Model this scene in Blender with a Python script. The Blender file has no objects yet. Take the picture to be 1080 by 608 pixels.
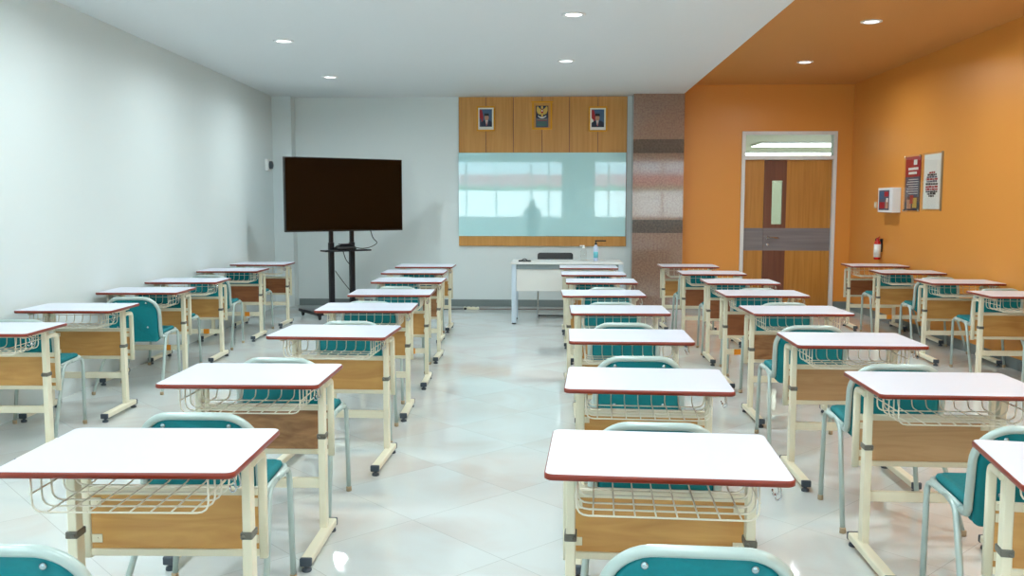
import bpy, bmesh, math, random
from mathutils import Vector, Matrix
random.seed(7)
C = bpy.context.scene.collection
PI = math.pi

# ---------------------------------------------------------------- camera
Q = .027
CAMH = 1.4966 + Q
cd = bpy.data.cameras.new('camera'); cam = bpy.data.objects.new('camera', cd); C.objects.link(cam)
Rv = Vector((0.998923, 0.0463884, 0.00069361)); Uv = Vector((-0.00500749, 0.09294352, 0.99565879)); Fv = Vector((-0.04612256, 0.99459018, -0.09307573))
M = Matrix((Rv, Uv, -Fv)).transposed().to_4x4(); M.translation = Vector((0, 0, CAMH))
cam.matrix_world = M
cd.sensor_fit = 'HORIZONTAL'; cd.sensor_width = 36.0; cd.lens = 951.56 / 1080 * 36.0
cd.clip_start = 0.02; cd.clip_end = 300
bpy.context.scene.camera = cam

# ---------------------------------------------------------------- world, sun, exposure
vs = bpy.context.scene.view_settings
vs.view_transform = 'Standard'; vs.look = 'None'; vs.gamma = 1.0; vs.use_curve_mapping = False
vs.exposure = 0.0
world = bpy.data.worlds.new('world'); bpy.context.scene.world = world; world.use_nodes = True
bg = world.node_tree.nodes['Background']; bg.inputs[0].default_value = (0.72, 0.87, 1.0, 1); bg.inputs[1].default_value = 4.4
sd = bpy.data.lights.new('sun', 'SUN'); sun = bpy.data.objects.new('sun', sd); C.objects.link(sun)
sd.energy = 16; sd.angle = math.radians(2); sun.rotation_euler = (math.radians(-38), 0, math.radians(12))   # over the roof, away from the windows
LAMP_W = 27.5

# ---------------------------------------------------------------- materials
def srgb(r, g, b):
    f = lambda c: (c/255/12.92) if c/255 <= .04045 else ((c/255+.055)/1.055)**2.4
    return (f(r), f(g), f(b), 1)
MATS = {}
def mat(name, col, rough=.5, metal=0, spec=.5, coat=0, ior=None, noise=None, bump=None, emis=None):
    if name in MATS: return MATS[name]
    m = bpy.data.materials.new(name); m.use_nodes = True; nt = m.node_tree
    p = nt.nodes['Principled BSDF']
    p.inputs['Base Color'].default_value = col; p.inputs['Roughness'].default_value = rough
    p.inputs['Metallic'].default_value = metal; p.inputs['Specular IOR Level'].default_value = spec
    if coat: p.inputs['Coat Weight'].default_value = coat; p.inputs['Coat Roughness'].default_value = .05
    if ior: p.inputs['IOR'].default_value = ior
    if emis: p.inputs['Emission Color'].default_value = emis[0]; p.inputs['Emission Strength'].default_value = emis[1]
    tc = nt.nodes.new('ShaderNodeTexCoord')
    if noise:   # (scale, amount)
        n = nt.nodes.new('ShaderNodeTexNoise'); n.inputs['Scale'].default_value = noise[0]; n.inputs['Detail'].default_value = 4
        nt.links.new(tc.outputs['Object'], n.inputs['Vector'])
        r = nt.nodes.new('ShaderNodeValToRGB')
        r.color_ramp.elements[0].position = .3; r.color_ramp.elements[1].position = .7
        k = noise[1]
        r.color_ramp.elements[0].color = tuple(c*(1-k) for c in col[:3]) + (1,)
        r.color_ramp.elements[1].color = tuple(min(1, c*(1+k)) for c in col[:3]) + (1,)
        nt.links.new(n.outputs['Fac'], r.inputs[0]); nt.links.new(r.outputs[0], p.inputs['Base Color'])
    if bump:    # (scale, strength)
        n = nt.nodes.new('ShaderNodeTexNoise'); n.inputs['Scale'].default_value = bump[0]
        nt.links.new(tc.outputs['Object'], n.inputs['Vector'])
        b = nt.nodes.new('ShaderNodeBump'); b.inputs['Strength'].default_value = bump[1]; b.inputs['Distance'].default_value = .002
        nt.links.new(n.outputs['Fac'], b.inputs['Height']); nt.links.new(b.outputs[0], p.inputs['Normal'])
    MATS[name] = m; return m

def wood(name, a, b, scale=(1, 1, 1), swirl=2.0, rough=.4, seam=None):
    m = bpy.data.materials.new(name); m.use_nodes = True; nt = m.node_tree; p = nt.nodes['Principled BSDF']
    p.inputs['Roughness'].default_value = rough
    tc = nt.nodes.new('ShaderNodeTexCoord'); mp = nt.nodes.new('ShaderNodeMapping'); mp.inputs['Scale'].default_value = scale
    oi = nt.nodes.new('ShaderNodeObjectInfo'); ad = nt.nodes.new('ShaderNodeVectorMath'); ad.operation = 'ADD'
    ml = nt.nodes.new('ShaderNodeMath'); ml.operation = 'MULTIPLY'; ml.inputs[1].default_value = 37.0
    nt.links.new(oi.outputs['Random'], ml.inputs[0]); nt.links.new(tc.outputs['Object'], ad.inputs[0]); nt.links.new(ml.outputs[0], ad.inputs[1])
    nt.links.new(ad.outputs[0], mp.inputs['Vector'])
    n = nt.nodes.new('ShaderNodeTexNoise'); n.inputs['Scale'].default_value = 1; n.inputs['Detail'].default_value = 5; n.inputs['Distortion'].default_value = swirl
    nt.links.new(mp.outputs[0], n.inputs['Vector'])
    r = nt.nodes.new('ShaderNodeValToRGB'); r.color_ramp.elements[0].color = a; r.color_ramp.elements[1].color = b
    r.color_ramp.elements[0].position = .32; r.color_ramp.elements[1].position = .66
    nt.links.new(n.outputs['Fac'], r.inputs[0]); nt.links.new(r.outputs[0], p.inputs['Base Color'])
    MATS[name] = m; return m

m_wall = mat('wall_paint', srgb(222, 232, 232), .45, bump=(60, .05))
m_ceil = mat('ceiling_paint', srgb(236, 240, 242), .7)
m_orange = mat('orange_paint', srgb(224, 150, 66), .38, bump=(80, .08))
m_orangeceil = mat('orange_ceiling_paint', srgb(208, 146, 76), .6)
m_skirt = mat('grey_skirting', srgb(120, 132, 132), .35)
m_white = mat('white_laminate', srgb(214, 219, 231), .3)
m_edge = mat('red_brown_edging', srgb(130, 42, 20), .3)
m_cream = mat('cream_enamel', srgb(232, 226, 200), .35)
m_wire = mat('cream_wire', srgb(236, 230, 210), .3)
m_collar = mat('grey_plastic', srgb(104, 102, 92), .45)
m_cap = mat('slate_plastic', srgb(62, 72, 82), .4)
m_chrome = mat('chrome', srgb(210, 212, 215), .15, 1)
m_teal = mat('teal_fabric', srgb(0, 116, 122), .75, noise=(90, .08), bump=(300, .3))
m_tealshell = mat('teal_shell', srgb(0, 120, 128), .5, spec=.3, noise=(60, .05))
m_tube = mat('silver_grey_enamel', srgb(178, 194, 189), .32, .2)
m_bolt = mat('bolt_steel', srgb(170, 190, 195), .25, .8)
m_black = mat('black_plastic', srgb(16, 17, 19), .35)
m_blacksteel = mat('black_steel', srgb(18, 20, 30), .35)
m_screen = mat('black_glass', srgb(9, 4, 3), .08, spec=.2)
m_oak = wood('panel_oak', srgb(198, 144, 76), srgb(214, 164, 94), (2.2, 5, 16), 1.2)
m_brownp = wood('panel_brown', srgb(140, 96, 60), srgb(184, 138, 92), (3, 5, 9), 3.0)
m_paleoak = wood('panel_pale', srgb(186, 146, 98), srgb(204, 166, 120), (2, 5, 20), 1.5)
m_redp = wood('panel_redbrown', srgb(140, 82, 46), srgb(166, 104, 62), (3, 5, 14), 1.5)
m_wallwood = wood('wall_panel_oak', srgb(192, 134, 58), srgb(206, 150, 74), (26, 8, 1.2), .6, .4)
m_doorwood = wood('door_oak', srgb(176, 118, 46), srgb(194, 136, 62), (26, 8, 1.2), .6, .35)
m_doorbrown = wood('door_walnut', srgb(104, 60, 44), srgb(120, 72, 52), (26, 8, 1.2), .6, .35)
m_doorgrey = wood('door_grey', srgb(118, 112, 116), srgb(132, 126, 128), (1.2, 8, 26), .6, .35)
m_frame = mat('white_door_frame', srgb(226, 226, 226), .3)
m_gold = mat('gold_frame', srgb(214, 150, 20), .3, .5)
m_paper = mat('paper', srgb(235, 236, 232), .6)
m_board = mat('white_glass_board', srgb(184, 234, 238), .02, ior=1.75, coat=1)
m_led = mat('lamp_diffuser', srgb(255, 255, 255), .5, emis=((0.93, 0.97, 1, 1), 5))
m_ledring = mat('lamp_ring', srgb(240, 240, 240), .4)
m_green = mat('hedge_green', srgb(70, 100, 50), .8, noise=(3, .4))
m_conc = mat('boundary_white', srgb(235, 238, 238), .8)
m_roof = mat('red_roof', srgb(160, 92, 92), .7)
m_ground = mat('paving', srgb(170, 170, 165), .8, noise=(2, .1))
m_stick = mat('orange_sticker', srgb(226, 140, 20), .5)

def glass_mat(name, tint, refl=1.0):
    m = bpy.data.materials.new(name); m.use_nodes = True; nt = m.node_tree; nt.nodes.clear()
    o = nt.nodes.new('ShaderNodeOutputMaterial'); mx = nt.nodes.new('ShaderNodeMixShader'); t = nt.nodes.new('ShaderNodeBsdfTransparent')
    g = nt.nodes.new('ShaderNodeBsdfGlossy'); g.inputs['Roughness'].default_value = .02; t.inputs[0].default_value = tint
    f = nt.nodes.new('ShaderNodeFresnel'); f.inputs[0].default_value = 1.45
    ge = nt.nodes.new('ShaderNodeNewGeometry'); sb = nt.nodes.new('ShaderNodeMath'); sb.operation = 'SUBTRACT'; sb.inputs[0].default_value = 1; nt.links.new(ge.outputs['Backfacing'], sb.inputs[1])
    mu = nt.nodes.new('ShaderNodeMath'); mu.operation = 'MULTIPLY'; nt.links.new(sb.outputs[0], mu.inputs[0]); nt.links.new(f.outputs[0], mu.inputs[1])
    nt.links.new(mu.outputs[0], mx.inputs[0]); nt.links.new(t.outputs[0], mx.inputs[1]); nt.links.new(g.outputs[0], mx.inputs[2]); nt.links.new(mx.outputs[0], o.inputs[0])
    MATS[name] = m; return m
m_glass = glass_mat('clear_glass', (.93, .97, .96, 1))
m_acryl = glass_mat('acrylic', (.97, .97, .96, 1))
m_frost = mat('frosted_glass', srgb(232, 242, 232), .25); m_frost.node_tree.nodes['Principled BSDF'].inputs['Transmission Weight'].default_value = .9

def floor_mat():
    m = bpy.data.materials.new('polished_tile'); m.use_nodes = True; nt = m.node_tree; p = nt.nodes['Principled BSDF']; L = nt.links.new
    tc = nt.nodes.new('ShaderNodeTexCoord'); sx = nt.nodes.new('ShaderNodeSeparateXYZ'); L(tc.outputs['Object'], sx.inputs[0])
    def mth(op, a, b=None, c=None):
        n = nt.nodes.new('ShaderNodeMath'); n.operation = op
        for i, v in enumerate((a, b, c)):
            if v is None: continue
            if isinstance(v, (int, float)): n.inputs[i].default_value = v
            else: L(v, n.inputs[i])
        return n.outputs[0]
    c45 = math.sqrt(.5); T = .652
    u = mth('MULTIPLY', mth('ADD', sx.outputs[0], sx.outputs[1]), c45); v = mth('MULTIPLY', mth('SUBTRACT', sx.outputs[1], sx.outputs[0]), c45)
    us = mth('DIVIDE', mth('ADD', u, -2.50 + 40*T), T); vs_ = mth('DIVIDE', mth('ADD', v, -2.80 + 40*T), T)
    fu = mth('FRACT', us); fv = mth('FRACT', vs_)
    du = mth('MINIMUM', fu, mth('SUBTRACT', 1.0, fu)); dv = mth('MINIMUM', fv, mth('SUBTRACT', 1.0, fv))
    d = mth('MINIMUM', du, dv)
    grout = mth('LESS_THAN', d, .0022)
    cell = nt.nodes.new('ShaderNodeCombineXYZ'); L(mth('FLOOR', us), cell.inputs[0]); L(mth('FLOOR', vs_), cell.inputs[1])
    wn = nt.nodes.new('ShaderNodeTexWhiteNoise'); L(cell.outputs[0], wn.inputs['Vector'])
    sc = nt.nodes.new('ShaderNodeVectorMath'); sc.operation = 'SCALE'; sc.inputs[3].default_value = 9; L(wn.outputs['Color'], sc.inputs[0])
    ad = nt.nodes.new('ShaderNodeVectorMath'); L(sc.outputs[0], ad.inputs[0]); L(tc.outputs['Object'], ad.inputs[1])
    n1 = nt.nodes.new('ShaderNodeTexNoise'); n1.inputs['Scale'].default_value = 1.3; n1.inputs['Detail'].default_value = 5; n1.inputs['Distortion'].default_value = 1.2
    L(ad.outputs[0], n1.inputs['Vector'])
    r = nt.nodes.new('ShaderNodeValToRGB'); e = r.color_ramp.elements
    e[0].position = .3; e[0].color = srgb(206, 203, 198); e[1].position = .55; e[1].color = srgb(211, 217, 215)
    L(n1.outputs['Fac'], r.inputs[0])
    mx = nt.nodes.new('ShaderNodeMix'); mx.data_type = 'RGBA'; L(grout, mx.inputs[0]); L(r.outputs[0], mx.inputs[6]); mx.inputs[7].default_value = srgb(176, 180, 176)
    L(mx.outputs[2], p.inputs['Base Color'])
    n2 = nt.nodes.new('ShaderNodeTexNoise'); n2.inputs['Scale'].default_value = 3; n2.inputs['Detail'].default_value = 3; L(tc.outputs['Object'], n2.inputs['Vector'])
    L(mth('MULTIPLY_ADD', n2.outputs['Fac'], .05, .02), p.inputs['Roughness'])
    p.inputs['IOR'].default_value = 1.7
    b = nt.nodes.new('ShaderNodeBump'); b.inputs['Strength'].default_value = .04; b.inputs['Distance'].default_value = .002; L(n2.outputs['Fac'], b.inputs['Height']); L(b.outputs[0], p.inputs['Normal'])
    return m
m_floor = floor_mat()

def granite(name, a, b):
    m = bpy.data.materials.new(name); m.use_nodes = True; nt = m.node_tree; p = nt.nodes['Principled BSDF']; L = nt.links.new
    tc = nt.nodes.new('ShaderNodeTexCoord'); n = nt.nodes.new('ShaderNodeTexNoise'); n.inputs['Scale'].default_value = 38; n.inputs['Detail'].default_value = 6
    L(tc.outputs['Object'], n.inputs['Vector']); r = nt.nodes.new('ShaderNodeValToRGB')
    r.color_ramp.elements[0].color = a; r.color_ramp.elements[1].color = b; r.color_ramp.elements[0].position = .38; r.color_ramp.elements[1].position = .62
    L(n.outputs['Fac'], r.inputs[0]); L(r.outputs[0], p.inputs['Base Color']); p.inputs['Roughness'].default_value = .05
    p.inputs['IOR'].default_value = 1.7
    MATS[name] = m; return m
m_gran = granite('pink_granite', srgb(138, 110, 94), srgb(158, 130, 112))
m_grand = granite('dark_granite', srgb(74, 64, 58), srgb(98, 86, 78))

# ---------------------------------------------------------------- mesh helpers
def box(bm, x0, x1, y0, y1, z0, z1, bev=0, mi=0, seg=2):
    before = set(bm.faces)
    r = bmesh.ops.create_cube(bm, size=1); vsx = r['verts']
    for v in vsx:
        v.co = Vector((x0 + (v.co.x+.5)*(x1-x0), y0 + (v.co.y+.5)*(y1-y0), z0 + (v.co.z+.5)*(z1-z0)))
    if bev:
        es = list(set(e for v in vsx for e in v.link_edges))
        bmesh.ops.bevel(bm, geom=es, offset=bev, segments=seg, profile=.5, affect='EDGES')
    for f in bm.faces:
        if f not in before: f.material_index = mi
    return bm
def bx(x0, x1, y0, y1, z0, z1, bev=0):
    return box(bmesh.new(), x0, x1, y0, y1, z0, z1, bev)
def arc_pts(pts, rad, n=5):
    """polyline with its inner corners rounded"""
    P = [Vector(p) for p in pts]; out = [P[0]]
    for i in range(1, len(P)-1):
        a, b, c = P[i-1], P[i], P[i+1]; u = (a-b); w = (c-b)
        t = min(rad, u.length*.49, w.length*.49); u.normalize(); w.normalize()
        s, e = b+u*t, b+w*t
        for k in range(n+1):
            q = k/n; out.append(s*(1-q)**2 + b*2*q*(1-q) + e*q*q)
    out.append(P[-1]); return out
def tube(bm, pts, r, n=10, mi=0, flat=None, up=None):
    """sweep a round (or rx, rz oval) section along pts"""
    P = [Vector(p) for p in pts]; rings = []
    T0 = (P[1]-P[0]).normalized()
    N = Vector(up) if up else (Vector((0, 0, 1)) if abs(T0.z) < .9 else Vector((0, 1, 0)))
    N = (N - T0*N.dot(T0)).normalized()
    for i, p in enumerate(P):
        if i == 0: T = T0
        elif i == len(P)-1: T = (P[i]-P[i-1]).normalized()
        else: T = ((P[i+1]-P[i]).normalized() + (P[i]-P[i-1]).normalized()).normalized()
        N = (N - T*N.dot(T)).normalized(); B = T.cross(N)
        ring = []
        for k in range(n):
            a = 2*PI*(k+.5)/n
            if flat: # rounded rectangle section via superellipse: flat=(half along N, half along B)
                ca, sa = math.cos(a), math.sin(a); e = .45
                x = math.copysign(abs(ca)**e, ca)*flat[0]; y = math.copysign(abs(sa)**e, sa)*flat[1]
            else: x, y = r*math.cos(a), r*math.sin(a)
            ring.append(bm.verts.new(p + N*x + B*y))
        rings.append(ring)
    for a, b in zip(rings, rings[1:]):
        for k in range(n):
            f = bm.faces.new((a[k], a[(k+1) % n], b[(k+1) % n], b[k])); f.material_index = mi; f.smooth = True
    for ring, rev in ((rings[0], True), (rings[-1], False)):
        f = bm.faces.new(ring[::-1] if rev else ring); f.material_index = mi
    return bm
def lathe(bm, prof, n=20, loc=(0, 0, 0), axis='z', mi=0):
    rings = []; L = Vector(loc)
    for r, h in prof:
        ring = []
        for k in range(n):
            a = 2*PI*k/n; c, s = math.cos(a)*r, math.sin(a)*r
            v = {'z': Vector((c, s, h)), 'y': Vector((c, h, s)), 'x': Vector((h, c, s))}[axis]
            ring.append(bm.verts.new(L+v))
        rings.append(ring)
    for a, b in zip(rings, rings[1:]):
        for k in range(n):
            f = bm.faces.new((a[k], a[(k+1) % n], b[(k+1) % n], b[k])); f.material_index = mi; f.smooth = True
    for ring in (rings[0], rings[-1]):
        try: f = bm.faces.new(ring); f.material_index = mi
        except Exception: pass
    return bm
def round_rect(x0, x1, y0, y1, r, n=6, rs=None):
    """outline (x,y), ccw, rs = radii of corners (x0y0, x1y0, x1y1, x0y1)"""
    rs = rs or (r,)*4; out = []
    for (cx, cy, sx, sy, a0, rr) in ((x0, y0, 1, 1, PI, rs[0]), (x1, y0, -1, 1, 1.5*PI, rs[1]), (x1, y1, -1, -1, 0, rs[2]), (x0, y1, 1, -1, .5*PI, rs[3])):
        for k in range(n+1):
            a = a0 + .5*PI*k/n; out.append((cx+sx*rr+rr*math.cos(a), cy+sy*rr+rr*math.sin(a)))
    return out
def prism(bm, outl, layers, fn=lambda x, y, z: (x, y, z), mi=0, smooth=True):
    """stack of scaled outlines: layers = [(inset, z)]"""
    cx = sum(p[0] for p in outl)/len(outl); cy = sum(p[1] for p in outl)/len(outl)
    w = max(p[0] for p in outl)-cx; h = max(p[1] for p in outl)-cy; rings = []
    for ins, z in layers:
        rings.append([bm.verts.new(fn(cx+(x-cx)*(1-ins/w), cy+(y-cy)*(1-ins/h), z)) for x, y in outl])
    n = len(outl)
    for a, b in zip(rings, rings[1:]):
        for k in range(n):
            f = bm.faces.new((a[k], a[(k+1) % n], b[(k+1) % n], b[k])); f.smooth = smooth; f.material_index = mi
    for ring, rev in ((rings[0], True), (rings[-1], False)):
        f = bm.faces.new(ring[::-1] if rev else ring); f.material_index = mi
    return bm
def obj(name, bm, mats, parent=None, loc=None, rot=None):
    bmesh.ops.recalc_face_normals(bm, faces=bm.faces[:])
    me = bpy.data.meshes.new(name); bm.to_mesh(me); bm.free()
    for m in (mats if isinstance(mats, (list, tuple)) else [mats]): me.materials.append(m)
    o = bpy.data.objects.new(name, me); C.objects.link(o)
    if parent: o.parent = parent
    if loc: o.location = loc
    if rot: o.rotation_euler = rot
    return o
def tag(o, label=None, cat=None, group=None, kind=None):
    if label: o['label'] = label
    if cat: o['category'] = cat
    if group: o['group'] = group
    if kind: o['kind'] = kind
    return o
def thing(name, label, cat, loc=(0, 0, 0), rz=0, group=None):
    o = bpy.data.objects.new(name, None); C.objects.link(o); o.empty_display_size = .1
    o.location = loc; o.rotation_euler = (0, 0, rz); return tag(o, label, cat, group)
def struct(name, bm, m, parent=None):
    o = obj(name, bm, m, parent)
    if not parent: o['kind'] = 'structure'
    return o
def kids(o): return [c for c in C.objects if c.parent == o]
def copy_tree(o, parent=None):
    c = o.copy(); C.objects.link(c); c.parent = parent
    for ch in CH.get(o.name, []): copy_tree(ch, c)
    return c
CH = {}
def index_children(root):
    CH[root.name] = kids(root)
    for c in CH[root.name]: index_children(c)

# ---------------------------------------------------------------- room shell
H, HO = 3.054 + Q, 3.205 + Q         # white ceiling, orange ceiling
YF, YB = 13.336, -2.5        # front wall, window wall
XB = 1.835                   # line where the white ceiling meets the orange one
def wall_x_left(y): return -3.82 - (y-6.3)*0.043
def wall_x_right(y): return 4.27 + (y-8)*0.004
struct('floor', bx(-4.6, 7.0, YB-.2, 22.2, -.12, 0), m_floor)
struct('ceiling', bx(-4.6, XB, YB-.2, YF+.2, H, H+.3), m_ceil)
struct('ceiling_orange', bx(XB, 4.9, YB-.2, YF+.2, HO, HO+.15), m_orangeceil)
struct('trim_1', bx(XB, XB+.006, YB, YF, H, HO), m_orangeceil)
def slanted_wall(xf, sgn, name, m):
    bm = bmesh.new(); t = .2*sgn
    pts = [(xf(YB-.2), YB-.2), (xf(YF+.2), YF+.2), (xf(YF+.2)+t, YF+.2), (xf(YB-.2)+t, YB-.2)]
    a = [bm.verts.new((x, y, 0)) for x, y in pts]; b = [bm.verts.new((x, y, HO+.15)) for x, y in pts]
    for k in range(4): bm.faces.new((a[k], a[(k+1) % 4], b[(k+1) % 4], b[k]))
    bm.faces.new(a[::-1]); bm.faces.new(b); return struct(name, bm, m)
slanted_wall(wall_x_left, -1, 'wall_left', m_wall)
slanted_wall(wall_x_right, 1, 'wall_right', m_orange)
struct('wall_front', bx(-4.5, 1.70, YF, YF+.18, 0, H), m_wall)
DX0, DX1, DZ = 2.712, 4.068, 2.54 + Q
bm = bmesh.new(); box(bm, 1.70, DX0, YF, YF+.18, 0, HO); box(bm, DX1, 4.7, YF, YF+.18, 0, HO); box(bm, DX0, DX1, YF, YF+.18, DZ, HO)
struct('wall_front_orange', bm, m_orange)
struct('baseboard_front', bx(-3.815, 1.12, YF-.014, YF, 0, .102, .003), m_skirt)
bm = bmesh.new(); box(bm, 1.86, DX0-.01, YF-.014, YF, 0, .102, .003); box(bm, DX1+.01, 4.275, YF-.014, YF, 0, .102, .003)
struct('baseboard_front_orange', bm, m_skirt)
bm = bmesh.new()
for a, b in ((-2.4, YF-.015),):
    q = [(wall_x_right(a), a), (wall_x_right(b), b), (wall_x_right(b)-.014, b), (wall_x_right(a)-.014, a)]
    lo = [bm.verts.new((x, y, 0)) for x, y in q]; hi = [bm.verts.new((x, y, .102)) for x, y in q]
    for k in range(4): bm.faces.new((lo[k], lo[(k+1) % 4], hi[(k+1) % 4], hi[k]))
    bm.faces.new(lo[::-1]); bm.faces.new(hi)
struct('baseboard_right', bm, m_skirt)
struct('wall_corner_pillar', bx(-4.3, -3.83, YF-.2, YF, 0, H, .004), m_wall)
# granite clad pillar
bm = bmesh.new(); PX0, PX1, PY = 1.125, 1.846, 13.08
for z0, z1, mi in ((0, 1.105, 0), (1.105, 1.295, 1), (1.295, 2.246, 0), (2.246, 2.44, 1), (2.44, H, 0)):
    box(bm, PX0, PX1, PY, YF, z0, z1, .0015, mi)
struct('wall_granite_pillar', bm, [m_gran, m_grand])
# window wall behind the camera
WZ0, WZ1 = 1.057, 2.90
wins = [(-3.72, .29, (-2.83, -1.86, -.74, -.17)), (1.25, 4.2, (1.74, 2.6, 3.4))]
bm = bmesh.new(); box(bm, -4.6, 4.9, YB-.2, YB, 0, WZ0); box(bm, -4.6, 4.9, YB-.2, YB, WZ1, HO+.1)
for a, b in ((-4.6, -3.72), (.29, 1.25), (4.2, 4.9)): box(bm, a, b, YB-.2, YB, WZ0, WZ1)
struct('wall_back', bm, m_wall)
for i, (a, b, mull) in enumerate(wins):
    w = struct('window_%d' % (i+1), bx(a, b, YB-.11, YB-.10, WZ0, WZ1), m_glass)
    bm = bmesh.new(); box(bm, a, b, YB-.14, YB-.06, WZ0, WZ0+.05); box(bm, a, b, YB-.14, YB-.06, WZ1-.05, WZ1)
    for x in (a+.025, b-.025) + mull: box(bm, x-.025, x+.025, YB-.14, YB-.06, WZ0+.05, WZ1-.05)
    struct('window_frame', bm, m_frame, w)
# outdoors behind the windows
struct('ground', bx(-40, 40, -60, YB-.2, -.3, -.1), m_ground)
struct('boundary_wall', bx(-30, 30, -12.2, -12, -.1, 2.08), m_conc)
bm = bmesh.new()
for k in range(60):
    x = -15+k*.5; r = bmesh.ops.create_icosphere(bm, subdivisions=2, radius=.32+random.random()*.12)
    for v in r['verts']: v.co = Vector((v.co.x+x, v.co.y*.8-13, v.co.z*.9+1.95+random.random()*.06))
struct('trim_2', bm, m_green)
bm = bmesh.new(); box(bm, -16, 9, -32, -28, -.1, 2.6)
v = [bm.verts.new(p) for p in ((-17, -27.4, 2.5), (10, -27.4, 2.5), (10, -30, 3.35), (-17, -30, 3.35), (-17, -32.6, 2.5), (10, -32.6, 2.5))]
for f in ((0, 1, 2, 3), (3, 2, 5, 4), (0, 3, 4), (1, 5, 2)):
    g = bm.faces.new([v[k] for k in f]); g.material_index = 1
struct('wall_neighbour_building', bm, [m_conc, m_roof])
# hall beyond the door
bm = bmesh.new(); HZ = 2.62
box(bm, 1.6, 1.7, YF+.18, 22, 0, HZ); box(bm, 6.8, 6.9, YF+.18, 22, 0, HZ); box(bm, 1.6, 6.9, 21.9, 22, 0, HZ)
struct('wall_hall', bm, mat('hall_paint', srgb(200, 212, 196), .6))
struct('ceiling_hall', bx(1.6, 6.9, YF+.18, 22, HZ, HZ+.1), mat('hall_ceiling', srgb(222, 216, 204), .6))

# ---------------------------------------------------------------- door
dr = bpy.data.objects.new('door_1', None); C.objects.link(dr); dr['kind'] = 'structure'; dr.location = (DX0, YF, 0)
W = DX1-DX0; T = 2.135 + Q
bm = bmesh.new()
box(bm, 0, .05, -.03, .12, 0, DZ, .004); box(bm, W-.05, W, -.03, .12, 0, DZ, .004); box(bm, .05, W-.05, -.03, .12, DZ-.05, DZ, .004); box(bm, .05, W-.05, -.03, .12, T, T+.06, .004)
obj('door_frame', bm, m_frame, dr)
obj('transom_pane', bx(.05, W-.05, .04, .048, T+.06, DZ-.05), m_glass, dr)
def leaf(x0, x1, bands, nm):
    bm = bmesh.new()
    for a, b, z0, z1, mi in bands: box(bm, a, b, .03, .075, z0, z1, 0, mi)
    return obj(nm, bm, [m_doorwood, m_doorbrown, m_doorgrey], dr)
Z1, Z2 = .816 + Q, 1.145 + Q
vx0, vx1, vz0, vz1 = 3.167-DX0, 3.316-DX0, 1.20 + Q, 1.835 + Q
sx = 3.05-DX0; ex = 3.375-DX0
leaf(.05, sx, [(.052, sx-.002, .01, Z1, 0), (.052, sx-.002, Z1, Z2, 2), (.052, sx-.002, Z2, T-.003, 0)], 'narrow_leaf')
lf = leaf(sx, W-.05, [(sx+.002, ex, .01, Z1, 1), (ex, W-.052, .01, Z1, 0), (sx+.002, W-.052, Z1, Z2, 2), (ex, W-.052, Z2, T-.003, 0),
     (sx+.002, vx0, Z2, T-.003, 1), (vx1, ex, Z2, T-.003, 1), (vx0, vx1, Z2, vz0, 1), (vx0, vx1, vz1, T-.003, 1)], 'wide_leaf')
obj('vision_pane', bx(vx0, vx1, .045, .055, vz0, vz1), m_frost, lf)
bm = bmesh.new(); hx = 3.12-DX0
lathe(bm, [(.027, .0), (.027, -.01), (.012, -.012), (.011, -.05)], 16, (hx, .03, 1.03), 'y')
tube(bm, arc_pts([(hx, -.02, 1.03), (hx+.03, -.022, 1.035), (hx+.15, -.02, 1.03)], .03), .010, 8)
lathe(bm, [(.02, .0), (.02, -.008), (.006, -.009)], 12, (hx, .03, .93), 'y')
obj('door_handle', bm, m_chrome, lf)

# ---------------------------------------------------------------- ceiling downlights
def downlight(x, y, z, label, grp):
    t = thing('ceiling_light', label, 'ceiling light', (x, y, z), 0, grp)
    bm = bmesh.new(); lathe(bm, [(.098, 0), (.098, -.008), (.078, -.012), (.076, -.004)], 28)
    obj('trim_ring', bm, m_ledring, t)
    bm = bmesh.new(); lathe(bm, [(.077, -.003), (.05, -.006), (.01, -.007)], 28)
    obj('diffuser', bm, m_led, t)
    ld = bpy.data.lights.new('lamp', 'AREA'); ld.shape = 'DISK'; ld.size = .15; ld.energy = LAMP_W; ld.spread = math.radians(168); ld.color = (.87, .975, 1.0)
    lo = bpy.data.objects.new('lamp', ld); C.objects.link(lo); lo.parent = t; lo.location = (0, 0, -.016)
    return t
seen = {(-2.602, 8.732): 'round white recessed downlight, leftmost on the white ceiling, nearer the camera',
        (-2.766, 11.193): 'round white recessed downlight above the television, near the left front corner',
        (.153, 7.632): 'round white recessed downlight near the middle of the white ceiling, topmost in the photo',
        (.123, 10.057): 'round white recessed downlight on the white ceiling in front of the whiteboard'}
for (x, y), l in seen.items(): downlight(x, y, H, l, 'downlights on the white ceiling')
downlight(2.966, 8.809, HO, 'round white recessed downlight on the orange ceiling, the nearer and larger one', 'downlights on the orange ceiling')
downlight(3.016, 11.242, HO, 'round white recessed downlight on the orange ceiling in front of the door', 'downlights on the orange ceiling')
for y in (6.27, 3.8, 1.35, -1.1): downlight(-2.55, y, H, 'round recessed downlight on the white ceiling behind the view', 'downlights out of view')
for y in (5.2, 2.75, .3): downlight(.16, y, H, 'round recessed downlight on the white ceiling behind the view', 'downlights out of view')
for y in (6.4, 3.95, 1.5, -.9): downlight(2.95, y, HO, 'round recessed downlight on the orange ceiling behind the view', 'downlights out of view')
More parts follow.
